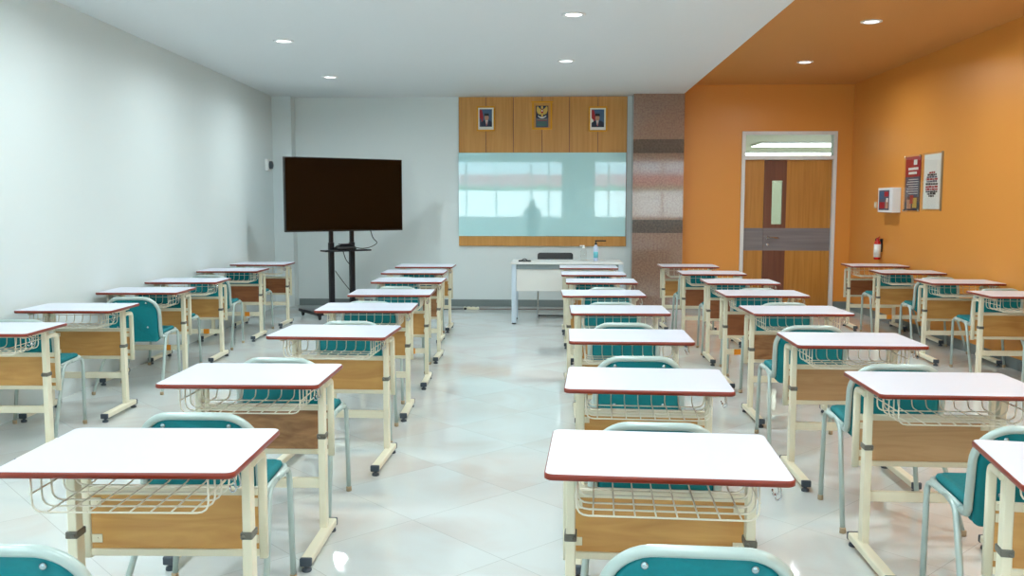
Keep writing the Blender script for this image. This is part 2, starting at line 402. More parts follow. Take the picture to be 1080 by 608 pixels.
for y, x0, x1, l in ((16.75, 3.65, 6.3, 'long bright strip light seen through the glass above the door, upper one'), (19.7, 3.2, 6.6, 'long bright strip light seen through the glass above the door, lower one')):
    t = thing('strip_light', l, 'ceiling light', (0, y, HZ-.003), 0, 'strip lights in the hall')
    obj('housing', bx(x0, x1, -.42, .42, -.03, 0, .004), m_ledring, t)
    obj('diffuser', bx(x0+.02, x1-.02, -.4, .4, -.04, -.03), mat('strip_diffuser', srgb(255, 255, 255), .5, emis=((.95, 1, .9, 1), 7.0)), t)

# ---------------------------------------------------------------- front wall: wood panel, glass board, portraits
t = thing('wood_wall_panel', 'tall oak wall panel of six boards above and around the glass whiteboard', 'wall panel', (0, YF, Q))
xs = [-1.401, -1.002, -.599, -.18, .217, .63, 1.055]
for a, b in zip(xs, xs[1:]): obj('board', bx(a+.0045, b-.0045, -.03, 0, 2.242, 3.045, .002), m_wallwood, t)
obj('bottom_rail', bx(-1.401, 1.055, -.04, 0, .875, 1.018, .003), m_wallwood, t)
obj('backing', bx(-1.401, 1.055, -.012, 0, 1.018, 3.045), m_doorbrown, t)
t = thing('glass_whiteboard', 'wide pale cyan glass whiteboard reflecting windows, on the front wall', 'whiteboard', (0, YF-.032, Q))
obj('glass_sheet', bx(-1.404, 1.045, -.012, 0, 1.021, 2.24, .002), m_board, t)


def ellipse(bm, cx, cz, rx, rz, y, mi, a0=0, a1=2*PI, n=20):
    vs2 = [bm.verts.new((cx+rx*math.cos(a0+(a1-a0)*k/n), y, cz+rz*math.sin(a0+(a1-a0)*k/n))) for k in range(n+(0 if a1-a0 >= 2*PI-.01 else 1))]
    f = bm.faces.new(vs2); f.material_index = mi
def poly(bm, pts, y, mi):
    f = bm.faces.new([bm.verts.new((x, y, z)) for x, z in pts]); f.material_index = mi
pal = [mat('print_blue', srgb(64, 96, 128), .6), mat('print_navy', srgb(24, 36, 62), .6), mat('print_skin', srgb(186, 140, 116), .6), mat('print_red', srgb(168, 30, 40), .6),
       m_paper, mat('print_black', srgb(20, 20, 24), .6), mat('print_gold', srgb(206, 174, 80), .5), mat('print_grey', srgb(84, 86, 106), .6), mat('print_green', srgb(60, 140, 110), .6)]
def portrait(cx, z0, label, off, variant):
    w, h = .27, .36
    t = thing('framed_portrait', label, 'framed picture', (cx, YF-.032, z0+Q), 0, 'official pictures on the wood panel')
    bm = bmesh.new()
    for a, b, c, d in ((-w/2, w/2, 0, .022), (-w/2, w/2, h-.022, h), (-w/2, -w/2+.022, .022, h-.022), (w/2-.022, w/2, .022, h-.022)): box(bm, a, b, -.03, 0, c, d, .004)
    obj('frame', bm, m_gold, t)
    obj('mat_board', bx(-w/2+.02, w/2-.02, -.012, 0, .02, h-.02), m_paper, t)
    bm = bmesh.new(); y = -.0125; X0, X1, Z0, Z1 = -.092, .09, .065, .318
    poly(bm, [(X0, Z0), (X1, Z0), (X1, Z1), (X0, Z1)], y, 0 if variant else 0)
    poly(bm, [(X0, Z0), (X0+.05, Z0), (X0+.055, Z1-.1), (X0+.035, Z1-.01), (X0, Z1-.01)], y-.0004, 3)
    poly(bm, [(X0, Z0), (X0+.03, Z0), (X0+.03, Z0+.1), (X0, Z0+.13)], y-.0006, 4 if variant else 7)
    poly(bm, [(off-.085 if off-.085 > X0 else X0, Z0), (X1, Z0), (X1, .125), (off+.05, .155), (off-.045, .155), (max(X0, off-.085), .125)], y-.0008, 1)
    poly(bm, [(off-.018, .158), (off+.018, .158), (off+.006, .08), (off-.006, .08)], y-.001, 4)
    poly(bm, [(off-.005, .15), (off+.005, .15), (off+.007, .085), (off, .075), (off-.007, .085)], y-.0012, 3)
    ellipse(bm, off, .196, .031, .042, y-.0012, 2)
    poly(bm, [(off-.036, .222), (off+.036, .222), (off+.031, .258), (off-.031, .258)], y-.0016, 5)
    obj('photo_print', bm, pal, t)
portrait(-1.0, 2.55, 'gold framed portrait of a person in dark suit and cap, left of the three', .012, 0)
portrait(.628, 2.54, 'gold framed portrait of a person in dark suit and cap, right of the three', -.006, 1)
t = thing('framed_emblem', 'gold framed picture of a golden winged eagle emblem between the two portraits', 'framed picture', (-.18, YF-.032, 2.57+Q), 0, 'official pictures on the wood panel')
bm = bmesh.new(); w, h = .29, .40
box(bm, -w/2, w/2, -.035, 0, 0, .02, .003); box(bm, -w/2-.015, w/2+.015, -.045, 0, h-.018, h+.004, .003)
box(bm, -w/2, -w/2+.024, -.035, 0, .02, h-.018, .003); box(bm, w/2-.024, w/2, -.035, 0, .02, h-.018, .003)
obj('frame', bm, m_gold, t)
obj('mat_board', bx(-w/2+.02, w/2-.02, -.01, 0, .018, h-.016), m_wallwood, t)
bm = bmesh.new(); y = -.0105
poly(bm, [(-.092, .035), (.09, .035), (.09, .345), (-.092, .345)], y, 1); poly(bm, [(-.092, .035), (.09, .035), (.09, .17), (-.092, .17)], y-.0003, 7)
for s in (-1, 1):   # wings with feather tips
    poly(bm, [(0, .29), (s*.03, .30), (s*.06, .335), (s*.078, .33), (s*.08, .27), (s*.066, .245), (s*.045, .225), (s*.02, .22), (0, .225)], y-.0006, 6)
    for k in range(3): poly(bm, [(s*(.03+.014*k), .232+.006*k), (s*(.042+.014*k), .236+.008*k), (s*(.044+.014*k), .205+.014*k)], y-.0007, 6)
poly(bm, [(-.012, .30), (.012, .30), (.016, .325), (.004, .343), (-.012, .335), (-.02, .326)], y-.0009, 6)
poly(bm, [(-.018, .29), (.018, .29), (.018, .25), (0, .23), (-.018, .25)], y-.0011, 3)
poly(bm, [(-.008, .283), (.008, .283), (.008, .262), (-.008, .262)], y-.0013, 4)
poly(bm, [(-.02, .222), (.02, .222), (.012, .19), (0, .182), (-.012, .19)], y-.0009, 6)
poly(bm, [(-.062, .205), (-.03, .188), (0, .18), (.03, .188), (.062, .205), (.058, .19), (.03, .172), (0, .165), (-.03, .172), (-.058, .19)], y-.0013, 4)
for k in range(6):
    ww = .075-.008*(k % 2); poly(bm, [(-ww, .15-.018*k), (ww, .15-.018*k), (ww, .145-.018*k), (-ww, .145-.018*k)], y-.0009, 6 if k == 0 else (3 if k == 1 else 8))
obj('emblem_print', bm, pal, t)

# ---------------------------------------------------------------- television on its stand
TVC = Vector((-2.785, 12.0, 0)); TVA = math.radians(36.5)
t = thing('television', 'large black flat television turned toward the room, left of the whiteboard', 'television', TVC, TVA)
obj('casing', bx(-.84, .84, -.012, .045, 1.155, 2.127, .006), m_black, t)
obj('screen', bx(-.828, .828, -.0145, -.011, 1.175, 2.115), m_screen, t)
obj('rear_housing', bx(-.45, .45, .045, .085, 1.2, 1.75, .01), m_black, t)
t = thing('television_stand', 'black wheeled two-post stand carrying the large television', 'television stand', TVC, TVA)
for s in (-1, 1):
    bm = bmesh.new(); box(bm, s*.15-.034, s*.15+.034, .13, .19, .09, 1.0, .006); box(bm, s*.15-.026, s*.15+.026, .137, .183, 1.0, 1.95, .005)
    obj('post', bm, m_blacksteel, t)
obj('mounting_plate', bx(-.3, .3, .087, .13, 1.25, 1.7, .004), m_blacksteel, t)
bm = bmesh.new(); box(bm, -.5, .5, .02, .30, .07, .105, .006); box(bm, -.5, -.40, -.18, .5, .06, .10, .006); box(bm, .40, .5, -.18, .5, .06, .10, .006)
obj('base', bm, m_blacksteel, t)
for px_ in (-.45, .45):
    for py_ in (-.14, .46):
        bm = bmesh.new(); lathe(bm, [(.03, -.012), (.032, -.008), (.032, .008), (.03, .012)], 16, (px_, py_, .032), 'x'); box(bm, px_-.018, px_+.018, py_-.02, py_+.02, .045, .063, .003)
        obj('caster', bm, m_black, t)
obj('shelf', bx(-.32, .34, -.06, .13, .885, .905, .004), m_blacksteel, t)
t = thing('cable_box', 'dark rounded media box resting on the television stand shelf', 'media box', TVC + Vector((0, 0, .905)), TVA)
bm = bmesh.new(); prism(bm, round_rect(-.14, .14, -.04, .11, .03), [(0, 0), (0, .03), (.03, .06), (.08, .075)])
obj('body', bm, m_black, t); obj('lid', bx(-.08, .08, -.02, .09, .072, .082, .003), mat('plum_plastic', srgb(48, 30, 52), .4), t)
def tv(x, y, z):
    return TVC + Vector((x*math.cos(TVA)-y*math.sin(TVA), x*math.sin(TVA)+y*math.cos(TVA), z))
def cable(pts, r, label, m=m_black, cat='cable', nm='cable'):
    bm = bmesh.new(); tube(bm, arc_pts(pts, .12, 6), r, 6); return tag(obj(nm, bm, m), label, cat)
cable([tv(.37, .05, 1.20), tv(.40, .02, 1.05), tv(.47, .0, .99), tv(.36, .0, .93), tv(.22, .0, .914), tv(.05, .02, .95)], .006, 'thin black cable looping from the television down to the stand shelf')
cable([tv(-.1, -.03, .912), tv(-.08, -.075, .90), tv(-.05, -.085, .78), tv(.02, -.085, .70)], .006, 'short black cable with plug dangling under the stand shelf')
cable([tv(-.115, .12, .62), tv(.0, .10, .45), tv(.15, .11, .28), tv(.20, .10, .12)], .005, 'thin black cable hanging slack between the two stand posts')

# small wall device near the left corner
t = thing('wall_speaker', 'small white wall speaker with dark front high on the left wall', 'wall speaker', (wall_x_left(12.8), 12.8, 2.07))
obj('body', bx(0, .05, -.08, .08, -.085, .085, .008), m_paper, t); bm = bmesh.new(); lathe(bm, [(.06, .05), (.055, .085), (.02, .098), (.002, .1)], 20, (0, 0, 0), 'x'); obj('sensor_dome', bm, mat('smoke_plastic', srgb(70, 78, 84), .3), t)

# ---------------------------------------------------------------- things on the right wall
def wr(y): return wall_x_right(y)
RW = -math.atan(.004)
t = thing('leaflet_box', 'white wall-mounted leaflet box with a picture on its side, beside the posters', 'wall box', (wr(11.66)-.004, 11.66, 1.39+Q), RW)
obj('body', bx(-.105, 0, -.25, .25, 0, .31, .004), mat('white_plastic', srgb(232, 236, 238), .35), t)
bm = bmesh.new(); n = 6
def side_rect(bm, x, y0, y1, z0, z1, mi): f = bm.faces.new([bm.verts.new(p) for p in ((x, y0, z0), (x, y1, z0), (x, y1, z1), (x, y0, z1))]); f.material_index = mi
side_rect(bm, -.1065, -.15, .21, .03, .28, 7)
for a, b, c, d, mi in ((-.12, .02, .20, .26, 3), (.04, .19, .17, .26, 0), (-.12, -.02, .05, .16, 2), (.0, .19, .05, .13, 3), (-.11, -.05, .13, .18, 4)): side_rect(bm, -.107, a, b, c, d, mi)
obj('printed_leaflet', bm, pal, t)
def poster(yc, w, z0, h, label):
    t = thing('wall_poster', label, 'poster', (wr(yc), yc, z0), RW, 'acrylic framed posters on the orange wall')
    return t, w, h
t, w, h = poster(11.06, .52, 1.40+Q, .68, 'tall red and dark printed poster in a clear holder, left of the white one')
obj('poster_sheet', bx(-.006, -.001, -w/2+.03, w/2-.03, .02, h-.02), mat('dark_print', srgb(88, 44, 40), .5), t)
obj('acrylic_holder', bx(-.014, -.010, -w/2, w/2, 0, h, .001), m_acryl, t)
bm = bmesh.new(); rw = w/2-.03
side_rect(bm, -.0065, -rw, rw, .42, h-.02, 3)
side_rect(bm, -.0068, -rw+.03, rw-.03, .18, .42, 7); side_rect(bm, -.0067, -rw, rw, .02, .12, 1)
side_rect(bm, -.0070, -.12, -.02, .56, .62, 4)
for k, (a, b) in enumerate(((-.16, .14), (-.12, .13))): side_rect(bm, -.0070, a, b, .50-.05*k, .53-.05*k, 4)
for k in range(7): side_rect(bm, -.0071, -.17, .12+.03*(k % 3), .385-.028*k, .392-.028*k, 4)
for a, b, c, d, mi in ((-.15, -.02, .05, .17, 6), (.02, .15, .04, .15, 2), (-.05, .06, .1, .2, 3)): side_rect(bm, -.0073, a, b, c, d, mi)
obj('poster_print', bm, pal, t)
for yy in (-w/2+.03, w/2-.03):
    for zz in (.02, h-.02):
        bm = bmesh.new(); lathe(bm, [(.012, -.010), (.012, -.024), (.004, -.026)], 10, (0, yy, zz), 'x'); obj('standoff', bm, m_chrome, t)
t, w, h = poster(10.50, .53, 1.42+Q, .66, 'tall white poster with a red and black word cluster in a clear holder')
obj('poster_sheet', bx(-.008, -.001, -w/2+.04, w/2-.04, .02, h-.02), m_paper, t)
obj('acrylic_holder', bx(-.016, -.012, -w/2, w/2, 0, h, .001), m_acryl, t)
bm = bmesh.new(); random.seed(3)
rows = [(.43, .10, 3), (.405, .15, 5), (.38, .17, 7), (.355, .19, 3), (.33, .17, 7), (.30, .2, 5), (.268, .2, 3), (.24, .2, 3), (.215, .19, 5), (.19, .14, 5), (.165, .09, 5)]
for z, hw, mi in rows:
    a = -hw*.85
    while a < hw*.8:
        b = min(hw*.85, a+.03+random.random()*.07); side_rect(bm, -.0085, a, b-.008, z-.008, z+.010+random.random()*.006, mi); a = b
obj('poster_print', bm, pal, t)
obj('holder_edge', bx(-.018, 0, -w/2-.012, -w/2, 0, h, .001), mat('grey_edge', srgb(150, 130, 100), .4), t)
t = thing('fire_extinguisher', 'small red and white fire extinguisher hanging low on the orange wall', 'fire extinguisher', (wr(12.0)-.062, 12.0, .80))
bm = bmesh.new(); lathe(bm, [(.036, .0), (.043, .01), (.043, .20), (.034, .235), (.018, .25), (.018, .265)], 24); obj('cylinder', bm, mat('signal_red', srgb(190, 24, 20), .3), t)
bm = bmesh.new(); lathe(bm, [(.0436, .03), (.0436, .20)], 24); obj('label_band', bm, m_paper, t)
bm = bmesh.new(); box(bm, -.012, .012, -.014, .014, .262, .285, .003); tube(bm, [(0, -.01, .285), (0, -.075, .30)], .006, 6); tube(bm, [(0, -.01, .272), (0, -.07, .268)], .005, 6); obj('valve_handle', bm, MATS['signal_red'], t)
bm = bmesh.new(); tube(bm, arc_pts([(0, .014, .275), (0, .07, .27), (0, .075, .12), (0, .065, .03)], .04), .007, 8); obj('hose', bm, m_black, t)
obj('wall_bracket', bx(.03, .06, -.02, .02, .1, .27, .003), m_blacksteel, t)
t = thing('light_switch', 'small pale switch on the orange wall, left of the leaflet box', 'switch', (wr(12.3), 12.3, 1.47), RW)
obj('plate', bx(-.008, 0, -.045, .045, 0, .085, .003), mat('ivory', srgb(226, 206, 170), .4), t); obj('rocker', bx(-.013, -.008, -.018, .018, .02, .065, .002), m_paper, t)

# ---------------------------------------------------------------- teacher's table, chair, bottles
TY = 11.35
t = thing('teacher_table', 'long white teacher table with white modesty panel in front of the whiteboard', 'table', (.17, TY, 0))
obj('tabletop', bx(-.71, .70, -.03, .60, .763, .790, .004), mat('table_white', srgb(228, 230, 228), .35), t)
obj('apron', bx(-.66, .66, .0, .02, .70, .763, .002), mat('table_grey', srgb(136, 150, 152), .4), t)
obj('modesty_panel', bx(-.64, .64, .012, .03, .42, .71, .003), mat('pale_panel', srgb(224, 224, 218), .4), t)
for x in (-.672, .672):
    for y in (.025, .55):
        l = obj('leg', bx(x-.03, x+.03, y-.03, y+.03, .015, .763, .006), mat('table_leg', srgb(206, 222, 234), .35), t)
        obj('foot_pad', bx(x-.025, x+.025, y-.025, y+.025, 0, .016, .003), m_black, l)
for x in (-.672, .672):
    bm = bmesh.new(); box(bm, x-.015, x+.015, .05, .52, .71, .760, .003); obj('side_rail', bm, MATS['table_leg'], t)
t = thing('teacher_chair', 'black backed chair with chrome legs behind the white teacher table', 'chair', (.02, 12.15, 0), PI)
bm = bmesh.new(); prism(bm, round_rect(-.24, .24, .62, .865, .035), [(.006, -.02), (0, -.01), (0, .01), (.006, .02)], lambda x, z, y: (x, y-.12*(z-.45)-.02 + (.35*x*x), z - .03*max(0, 1-(x/.2)**2)*(1 if z > .83 else 0))); obj('backrest', bm, m_black, t)
o = obj('brand_tag', bx(.15, .20, -.02, .03, .81, .84), m_paper, t); o.name = 'white_tag'; o.location = (0, -.073, 0)
bm = bmesh.new(); prism(bm, round_rect(-.23, .23, 0, .44, .05), [(.01, .42), (0, .43), (0, .455), (.012, .47)]); obj('seat', bm, m_black, t)
for s in (-1, 1):
    bm = bmesh.new(); x = s*.225
    tube(bm, arc_pts([(x, -.06, .80), (x, .0, .42), (x, .02, .40), (x, .42, .41), (x, .43, .03), (x, .40, .012), (x, -.02, .012)], .05), .011, 8)
    obj('side_frame', bm, m_chrome, t)
for yy, zz in ((.43, .07), (0, .012), (.42, .40)):
    bm = bmesh.new(); tube(bm, [(-.225, yy, zz), (.225, yy, zz)], .009, 8); obj('cross_bar', bm, m_black, t)
def spray(x, y, h, r, label, body, cap, arm):
    t = thing('pump_bottle', label, 'bottle', (x, y, .790))
    bm = bmesh.new(); lathe(bm, [(r*.9, 0), (r, .005), (r, h*.62), (r*.75, h*.72), (.012, h*.76), (.012, h*.80)], 20); obj('bottle_body', bm, body, t)
    bm = bmesh.new(); lathe(bm, [(.018, h*.78), (.018, h*.85), (.008, h*.86), (.008, h*.94)], 14); tube(bm, [(-.012 if arm > 0 else .012, 0, h*.96), (arm, 0, h*.96)], .009, 8); obj('pump', bm, cap, t)
    return t
t = spray(.385, TY+.33, .20, .04, 'small clear bottle with a white pump on the teacher table', m_acryl, m_paper, -.05)
t = spray(.54, TY+.3, .27, .030, 'tall blue and white spray bottle with black trigger on the teacher table', mat('pale_blue_plastic', srgb(196, 208, 232), .3), m_black, .13)
bm = bmesh.new(); lathe(bm, [(.0306, .04), (.0306, .12)], 20); obj('label_band', bm, mat('cyan_label', srgb(110, 196, 210), .4), t)
bm = bmesh.new(); prism(bm, round_rect(-.08, .08, -.05, .05, .02), [(0, 0), (0, .012), (.01, .018)]); tube(bm, arc_pts([(-.04, 0, .015), (.0, 0, .04), (.03, 0, .02)], .02), .006, 6)
tag(obj('desk_stapler', bm, m_black, loc=(-.37, TY+.12, .790)), 'small flat black item lying at the left end of the teacher table', 'stapler')

# power strip and cable on floor
t = thing('power_strip', 'cream power strip lying on the floor by the front wall', 'power strip', (-1.19, 12.94, 0), -.05)
obj('body', bx(-.11, .11, -.03, .03, 0, .035, .006), m_cream, t)
for x in (-.07, 0, .07):
    bm = bmesh.new(); lathe(bm, [(.018, .035), (.018, .0365), (.014, .0368)], 14, (x, 0, 0)); obj('socket', bm, m_cap, t)
obj('plug', bx(-.10, -.06, -.07, -.03, .0, .03, .005), m_black, t)
cable([(-1.31, 12.94, .008), (-1.7, 12.85, .006), (-2.2, 12.75, .006), (-2.7, 12.7, .006)], .006, 'black cable running along the floor from power strip toward the television stand')
cable([(-1.07, 12.93, .006), (-.6, 12.95, .006), (.2, 12.98, .006), (.9, 12.95, .006)], .005, 'thin brown cable running along the floor from power strip to the right', mat('brown_cable', srgb(110, 70, 60), .5))

# ---------------------------------------------------------------- school desk
DW, DD, DH = .6825, .50, .753+Q
def make_desk():
    t = thing('school_desk', '', 'desk')
    bm = bmesh.new(); o = round_rect(-DW/2, DW/2, -DD/2, DD/2, .024, 7)
    prism(bm, o, [(.003, DH-.006), (.003, DH), (.0045, DH+.0012)], smooth=False); top = obj('tabletop', bm, m_white, t)
    bm = bmesh.new(); prism(bm, o, [(.004, DH-.019), (.0, DH-.016), (0, DH-.003), (.0025, DH-.0002)]); obj('edging', bm, m_edge, top)
    PY_, TY_ = .085, .195
    for s in (-1, 1):
        x = s*.276
        bm = bmesh.new(); box(bm, x-.016, x+.016, PY_-.026, PY_+.026, .055, .49, .004); box(bm, x-.0145, x+.0145, PY_-.023, PY_+.023, .49, .725+Q, .004)
        leg = obj('leg', bm, m_cream, t)
        bm = bmesh.new(); box(bm, x-.0195, x+.0195, PY_-.031, PY_+.031, .472, .495, .004); lathe(bm, [(.006, 0), (.006, -.012), (.003, -.014)], 10, (x-s*.010, PY_-.028, .483), 'y')
        obj('height_collar', bm, m_collar, leg)
        # foot bar
        fx = x+s*.010
        bm = bmesh.new(); box(bm, fx-.024, fx+.024, -.285, .195, .028, .062, .008, seg=3); ft = obj('foot_bar', bm, m_cream, t)
        for yy, d in ((-.285, -1), (.195, 1)):
            bm = bmesh.new(); box(bm, fx-.0255, fx+.0255, min(yy-.008*d, yy+.012*d), max(yy-.008*d, yy+.012*d), .026, .062, .006, seg=3)
            lathe(bm, [(.019, .0), (.021, .004), (.019, .014), (.010, .017), (.010, .03)], 16, (fx, yy-.010*d, 0))
            obj('end_cap', bm, m_cap, ft)
        # bent support tube at far side
        bm = bmesh.new(); xx = s*.290
        tube(bm, arc_pts([(xx, PY_-.01, .686+Q), (xx, .13, .690+Q), (xx, TY_, .686+Q), (xx, TY_, .60+Q), (xx, TY_, .334+Q)], .05, 7), 0, 14, flat=(.0125, .014), up=(0, 0, 1))
        obj('support_tube', bm, m_cream, t)
        bm = bmesh.new(); box(bm, s*.276-.012, s*.276+.012, -.16, .18, .712+Q, .734+Q, .003); obj('top_bearer', bm, m_cream, t)
    bm = bmesh.new(); pz0, pz1 = .364+Q, .546+Q; e = .277
    obj('modesty_panel', bx(-e, e, TY_-.005, TY_+.005, pz0-.004, pz1+.004), m_oak, t)
    rl = []
    for z0, z1 in ((pz1, .571+Q), (.340+Q, pz0)):
        rl.append(obj('panel_rail', bx(-e, e, TY_-.013, TY_+.013, z0, z1, .003), m_cream, t))
    for s in (-1, 1):
        for z, rr in ((.384+Q, rl[1]), (.508+Q, rl[0])):
            bm = bmesh.new(); box(bm, s*.258-.017, s*.258+.017, TY_-.009, TY_-.005, z, z+.028, .001); lathe(bm, [(.004, TY_-.009), (.004, TY_-.012)], 8, (s*.256, 0, z+.014), 'y')
            obj('panel_bracket', bm, m_cream, rr)
    obj('cross_rail', bx(-.265, .265, PY_-.012, PY_+.012, .215+Q, .260+Q, .003), m_cream, t)
    bm = bmesh.new(); bz = .622+Q; r = .0026
    for i, y in enumerate((-.20, -.145, -.09, -.02, .05)):
        tube(bm, arc_pts([(-.252, y, .732+Q), (-.252, y, bz), (.252, y, bz), (.252, y, .732+Q)], .035, 4), .0030, 7, up=(0, 1, 0))
    for k in range(8):
        x = -.205+k*.41/7
        tube(bm, arc_pts([(x, -.203, bz+.004), (x, .105, bz+.004), (x, .115, .732+Q)], .03, 4), r, 6, up=(1, 0, 0))
    tube(bm, [(-.252, .108, .68+Q), (.252, .108, .68+Q)], r, 6)
    for s in (-1, 1):
        tube(bm, [(s*.254, -.203, .675+Q), (s*.254, .108, .675+Q)], r, 6)
    obj('wire_basket', bm, m_wire, t)
    for yy in (-.12, -.16):
        bm = bmesh.new()
        tube(bm, arc_pts([(.297, yy, .728+Q), (.315, yy, .715+Q), (.32, yy, .675+Q), (.303, yy, .668+Q), (.301, yy, .69+Q)], .012, 4), .0026, 6)
        obj('bag_hook', bm, m_chrome, t)
    return t

K = .975
desks = [('C1',-1.264,2.704,2.0),('C2',-1.345,3.952,1.2),('C3',-1.306,5.331,-1.7),('C4',-1.378,6.606,2.2),('C5',-1.394,7.723,2.3),('C6',-1.449,8.981,0.7),('C7',-1.567,10.117,1.0),('C8',-1.581,11.101,0.4),
('D1',0.337,2.733,-2.9),('D2',0.406,3.920,-2.9),('D3',0.439,5.234,-0.6),('D4',0.469,6.539,0.4),('D5',0.419,7.755,1.3),('D6',0.469,8.997,0.0),('D7',0.433,9.96,0.1),('D8',0.421,11.009,0.0),
('E1',1.661,2.636,-9.4),('E2',1.668,3.881,-1.0),('E3',1.675,5.151,-0.7),('E4',1.743,6.575,1.1),('E5',1.784,7.819,0.7),('E6',1.836,8.997,-0.1),('E7',1.754,10.143,-0.1),('E8',1.663,11.286,0.5),
('F1',3.980,7.851,-1.1),('F2',4.005,9.094,-2.0),('F3',3.995,10.376,-3.0),('F4',4.025,11.507,-2.0),
('B1',-3.452,5.343,2.6),('B2',-3.509,6.480,2.2),('B3',-3.595,7.796,2.8),('B4',-3.642,8.829,2.8),('B5',-3.71,10.276,2.4),('B6',-3.723,11.384,0.8)]
rowname = {'B': 'left wall row', 'C': 'second row from left', 'D': 'middle row', 'E': 'second row from right', 'F': 'orange wall row'}
ordn = ['', 'nearest', 'second from the camera', 'third from the camera', 'fourth from the camera', 'fifth from the camera', 'sixth from the camera', 'seventh from the camera', 'farthest from the camera']
last = {'B': 6, 'C': 8, 'D': 8, 'E': 8, 'F': 4}
def ordi(c, i): return ordn[8] if i == last[c] else ordn[i]
pm = {'C2': 'panel_brown', 'E3': 'panel_pale', 'E2': 'panel_pale', 'E4': 'panel_brown', 'E5': 'panel_redbrown', 'E6': 'panel_redbrown', 'E7': 'panel_redbrown', 'B5': 'panel_redbrown', 'B6': 'panel_redbrown', 'F4': 'panel_redbrown', 'C6': 'panel_brown', 'D3': 'panel_oak', 'C7': 'panel_redbrown'}
wd = {'panel_brown': 'brown', 'panel_pale': 'pale wood', 'panel_redbrown': 'red-brown', 'panel_oak': 'oak'}
proto = make_desk(); index_children(proto); first = True
stick = {'B3': .13, 'B4': .13, 'B5': .12, 'C5': .15, 'E5': -.17, 'F3': -.15}
stick_me = None
for n, x, y, a in desks:
    o = proto if first else copy_tree(proto)
    first = False
    o.location = (x*K, y*K, 0); o.rotation_euler = (0, 0, math.radians(a))
    c, i = n[0], int(n[1]); pmn = pm.get(n, 'panel_oak')
    o['label'] = 'white-topped desk with %s panel, %s in the %s' % (wd[pmn], ordi(c, i), rowname[c])
    o['group'] = 'student desks in the ' + rowname[c]
    for ch in kids(o):
        if ch.name.startswith('modesty_panel'):
            ch.material_slots[0].link = 'OBJECT'; ch.material_slots[0].material = MATS[pmn]
        if ch.name.startswith('cross_rail') and n in stick:
            if stick_me is None:
                bm = bx(-.028, .028, .0715, .0725, .240, .289); s0 = obj('sticker', bm, m_stick, ch); stick_me = s0.data
            else:
                s0 = bpy.data.objects.new('sticker', stick_me); C.objects.link(s0); s0.parent = ch
            s0.location = (stick[n], 0, 0); s0['label'] = 'orange sticker on the rail'

# ---------------------------------------------------------------- student chair
def make_chair():
    t = thing('student_chair', '', 'chair')
    def lean(x, z, y): return (x, y + .04*(1-(z-.37)/.37) + .55*x*x - .012, z)
    bm = bmesh.new(); o = round_rect(-.208, .208, .385+Q, .742+Q, .1, 9, rs=(.03, .03, .13, .13))
    def fill(bm, outl, layers, fn):
        prism(bm, outl, layers, fn)
    prism(bm, o, [(.012, .004), (.004, .006), (.0, .014), (.004, .024), (.02, .030)], lean); obj('backrest', bm, m_teal, t)
    bm = bmesh.new(); o2 = round_rect(-.198, .198, .375+Q, .728+Q, .1, 9, rs=(.03, .03, .12, .12))
    prism(bm, o2, [(.006, -.006), (0, -.002), (0, .006)], lean); sh = obj('back_shell', bm, m_tealshell, t)
    for x in (-.12, .12):
        for z in (.725, .525):
            bm = bmesh.new(); p = lean(x, z, -.006); lathe(bm, [(.009, 0), (.009, -.003), (.004, -.006), (.001, -.006)], 12, p, 'y')
            obj('bolt', bm, m_bolt, sh)
    # frame: inverted U round the back, then forward under the seat
    pts = []
    def LP(x, z): return lean(x, z, -.004)
    left = [(-.215, .44), (-.215, .61)]; n = 10; R_ = .125
    path = [(-.215, .46+Q), (-.215, .61+Q)] + [(-.215+R_-R_*math.cos(a*PI/2/n), .61+Q+R_*math.sin(a*PI/2/n)) for a in range(1, n+1)]
    full = path + [(-x, z) for x, z in path[::-1]]
    P = [Vector(LP(x, z)) for x, z in full]
    def bottom(s):
        b = Vector(LP(s*.215, .46+Q))
        return [b, Vector((s*.214, b.y+.004, .435+Q)), Vector((s*.212, b.y+.018, .418+Q)), Vector((s*.21, b.y+.045, .413+Q)), Vector((s*.208, .18, .420+Q))]
    P = bottom(-1)[::-1] + P[1:-1] + bottom(1)
    bm = bmesh.new(); tube(bm, P, .0145, 12, up=(1, 0, 0)); obj('back_frame', bm, m_tube, t)
    bm = bmesh.new()
    so = round_rect(-.205, .205, .055, .43, .05, 8, rs=(.03, .03, .085, .085))
    def seatf(x, y, z): return (x, y, z + Q + .018*(y/.43) - .012*(1-(x/.2)**2) - (.02*((y-.37)/.06)**2 if y > .37 else 0))
    prism(bm, so, [(.02, .418), (.004, .424), (0, .434), (.004, .446), (.02, .453)], seatf); obj('seat', bm, m_teal, t)
    bm = bmesh.new(); prism(bm, round_rect(-.19, .19, .07, .40, .06, 6), [(0, .408), (0, .42)], seatf); obj('seat_pan', bm, m_cap, t)
    bm = bmesh.new()
    tube(bm, arc_pts([(-.213, .10, .424+Q), (-.213, .40, .438+Q), (.213, .40, .438+Q), (.213, .10, .424+Q)], .05, 6), .0105, 10); tube(bm, [(-.2, .15, .41+Q), (.2, .15, .41+Q)], .008, 8)
    obj('seat_frame', bm, m_tube, t)
    for s in (-1, 1):
        for pts in ([(s*.215, .24, .428+Q), (s*.221, .395, .430+Q), (s*.243, .345, .012)], [(s*.215, .22, .427+Q), (s*.221, .125, .418+Q), (s*.272, -.135, .012)]):
            bm = bmesh.new(); tube(bm, arc_pts(pts, .05, 6), .0118, 10, up=(1, 0, 0)); l = obj('leg', bm, m_tube, t)
            bm = bmesh.new(); lathe(bm, [(.0125, 0), (.0145, .002), (.0145, .024), (.0125, .026)], 12, (pts[-1][0], pts[-1][1], 0)); obj('foot_tip', bm, mat('beige_rubber', srgb(170, 150, 120), .6), l)
    return t
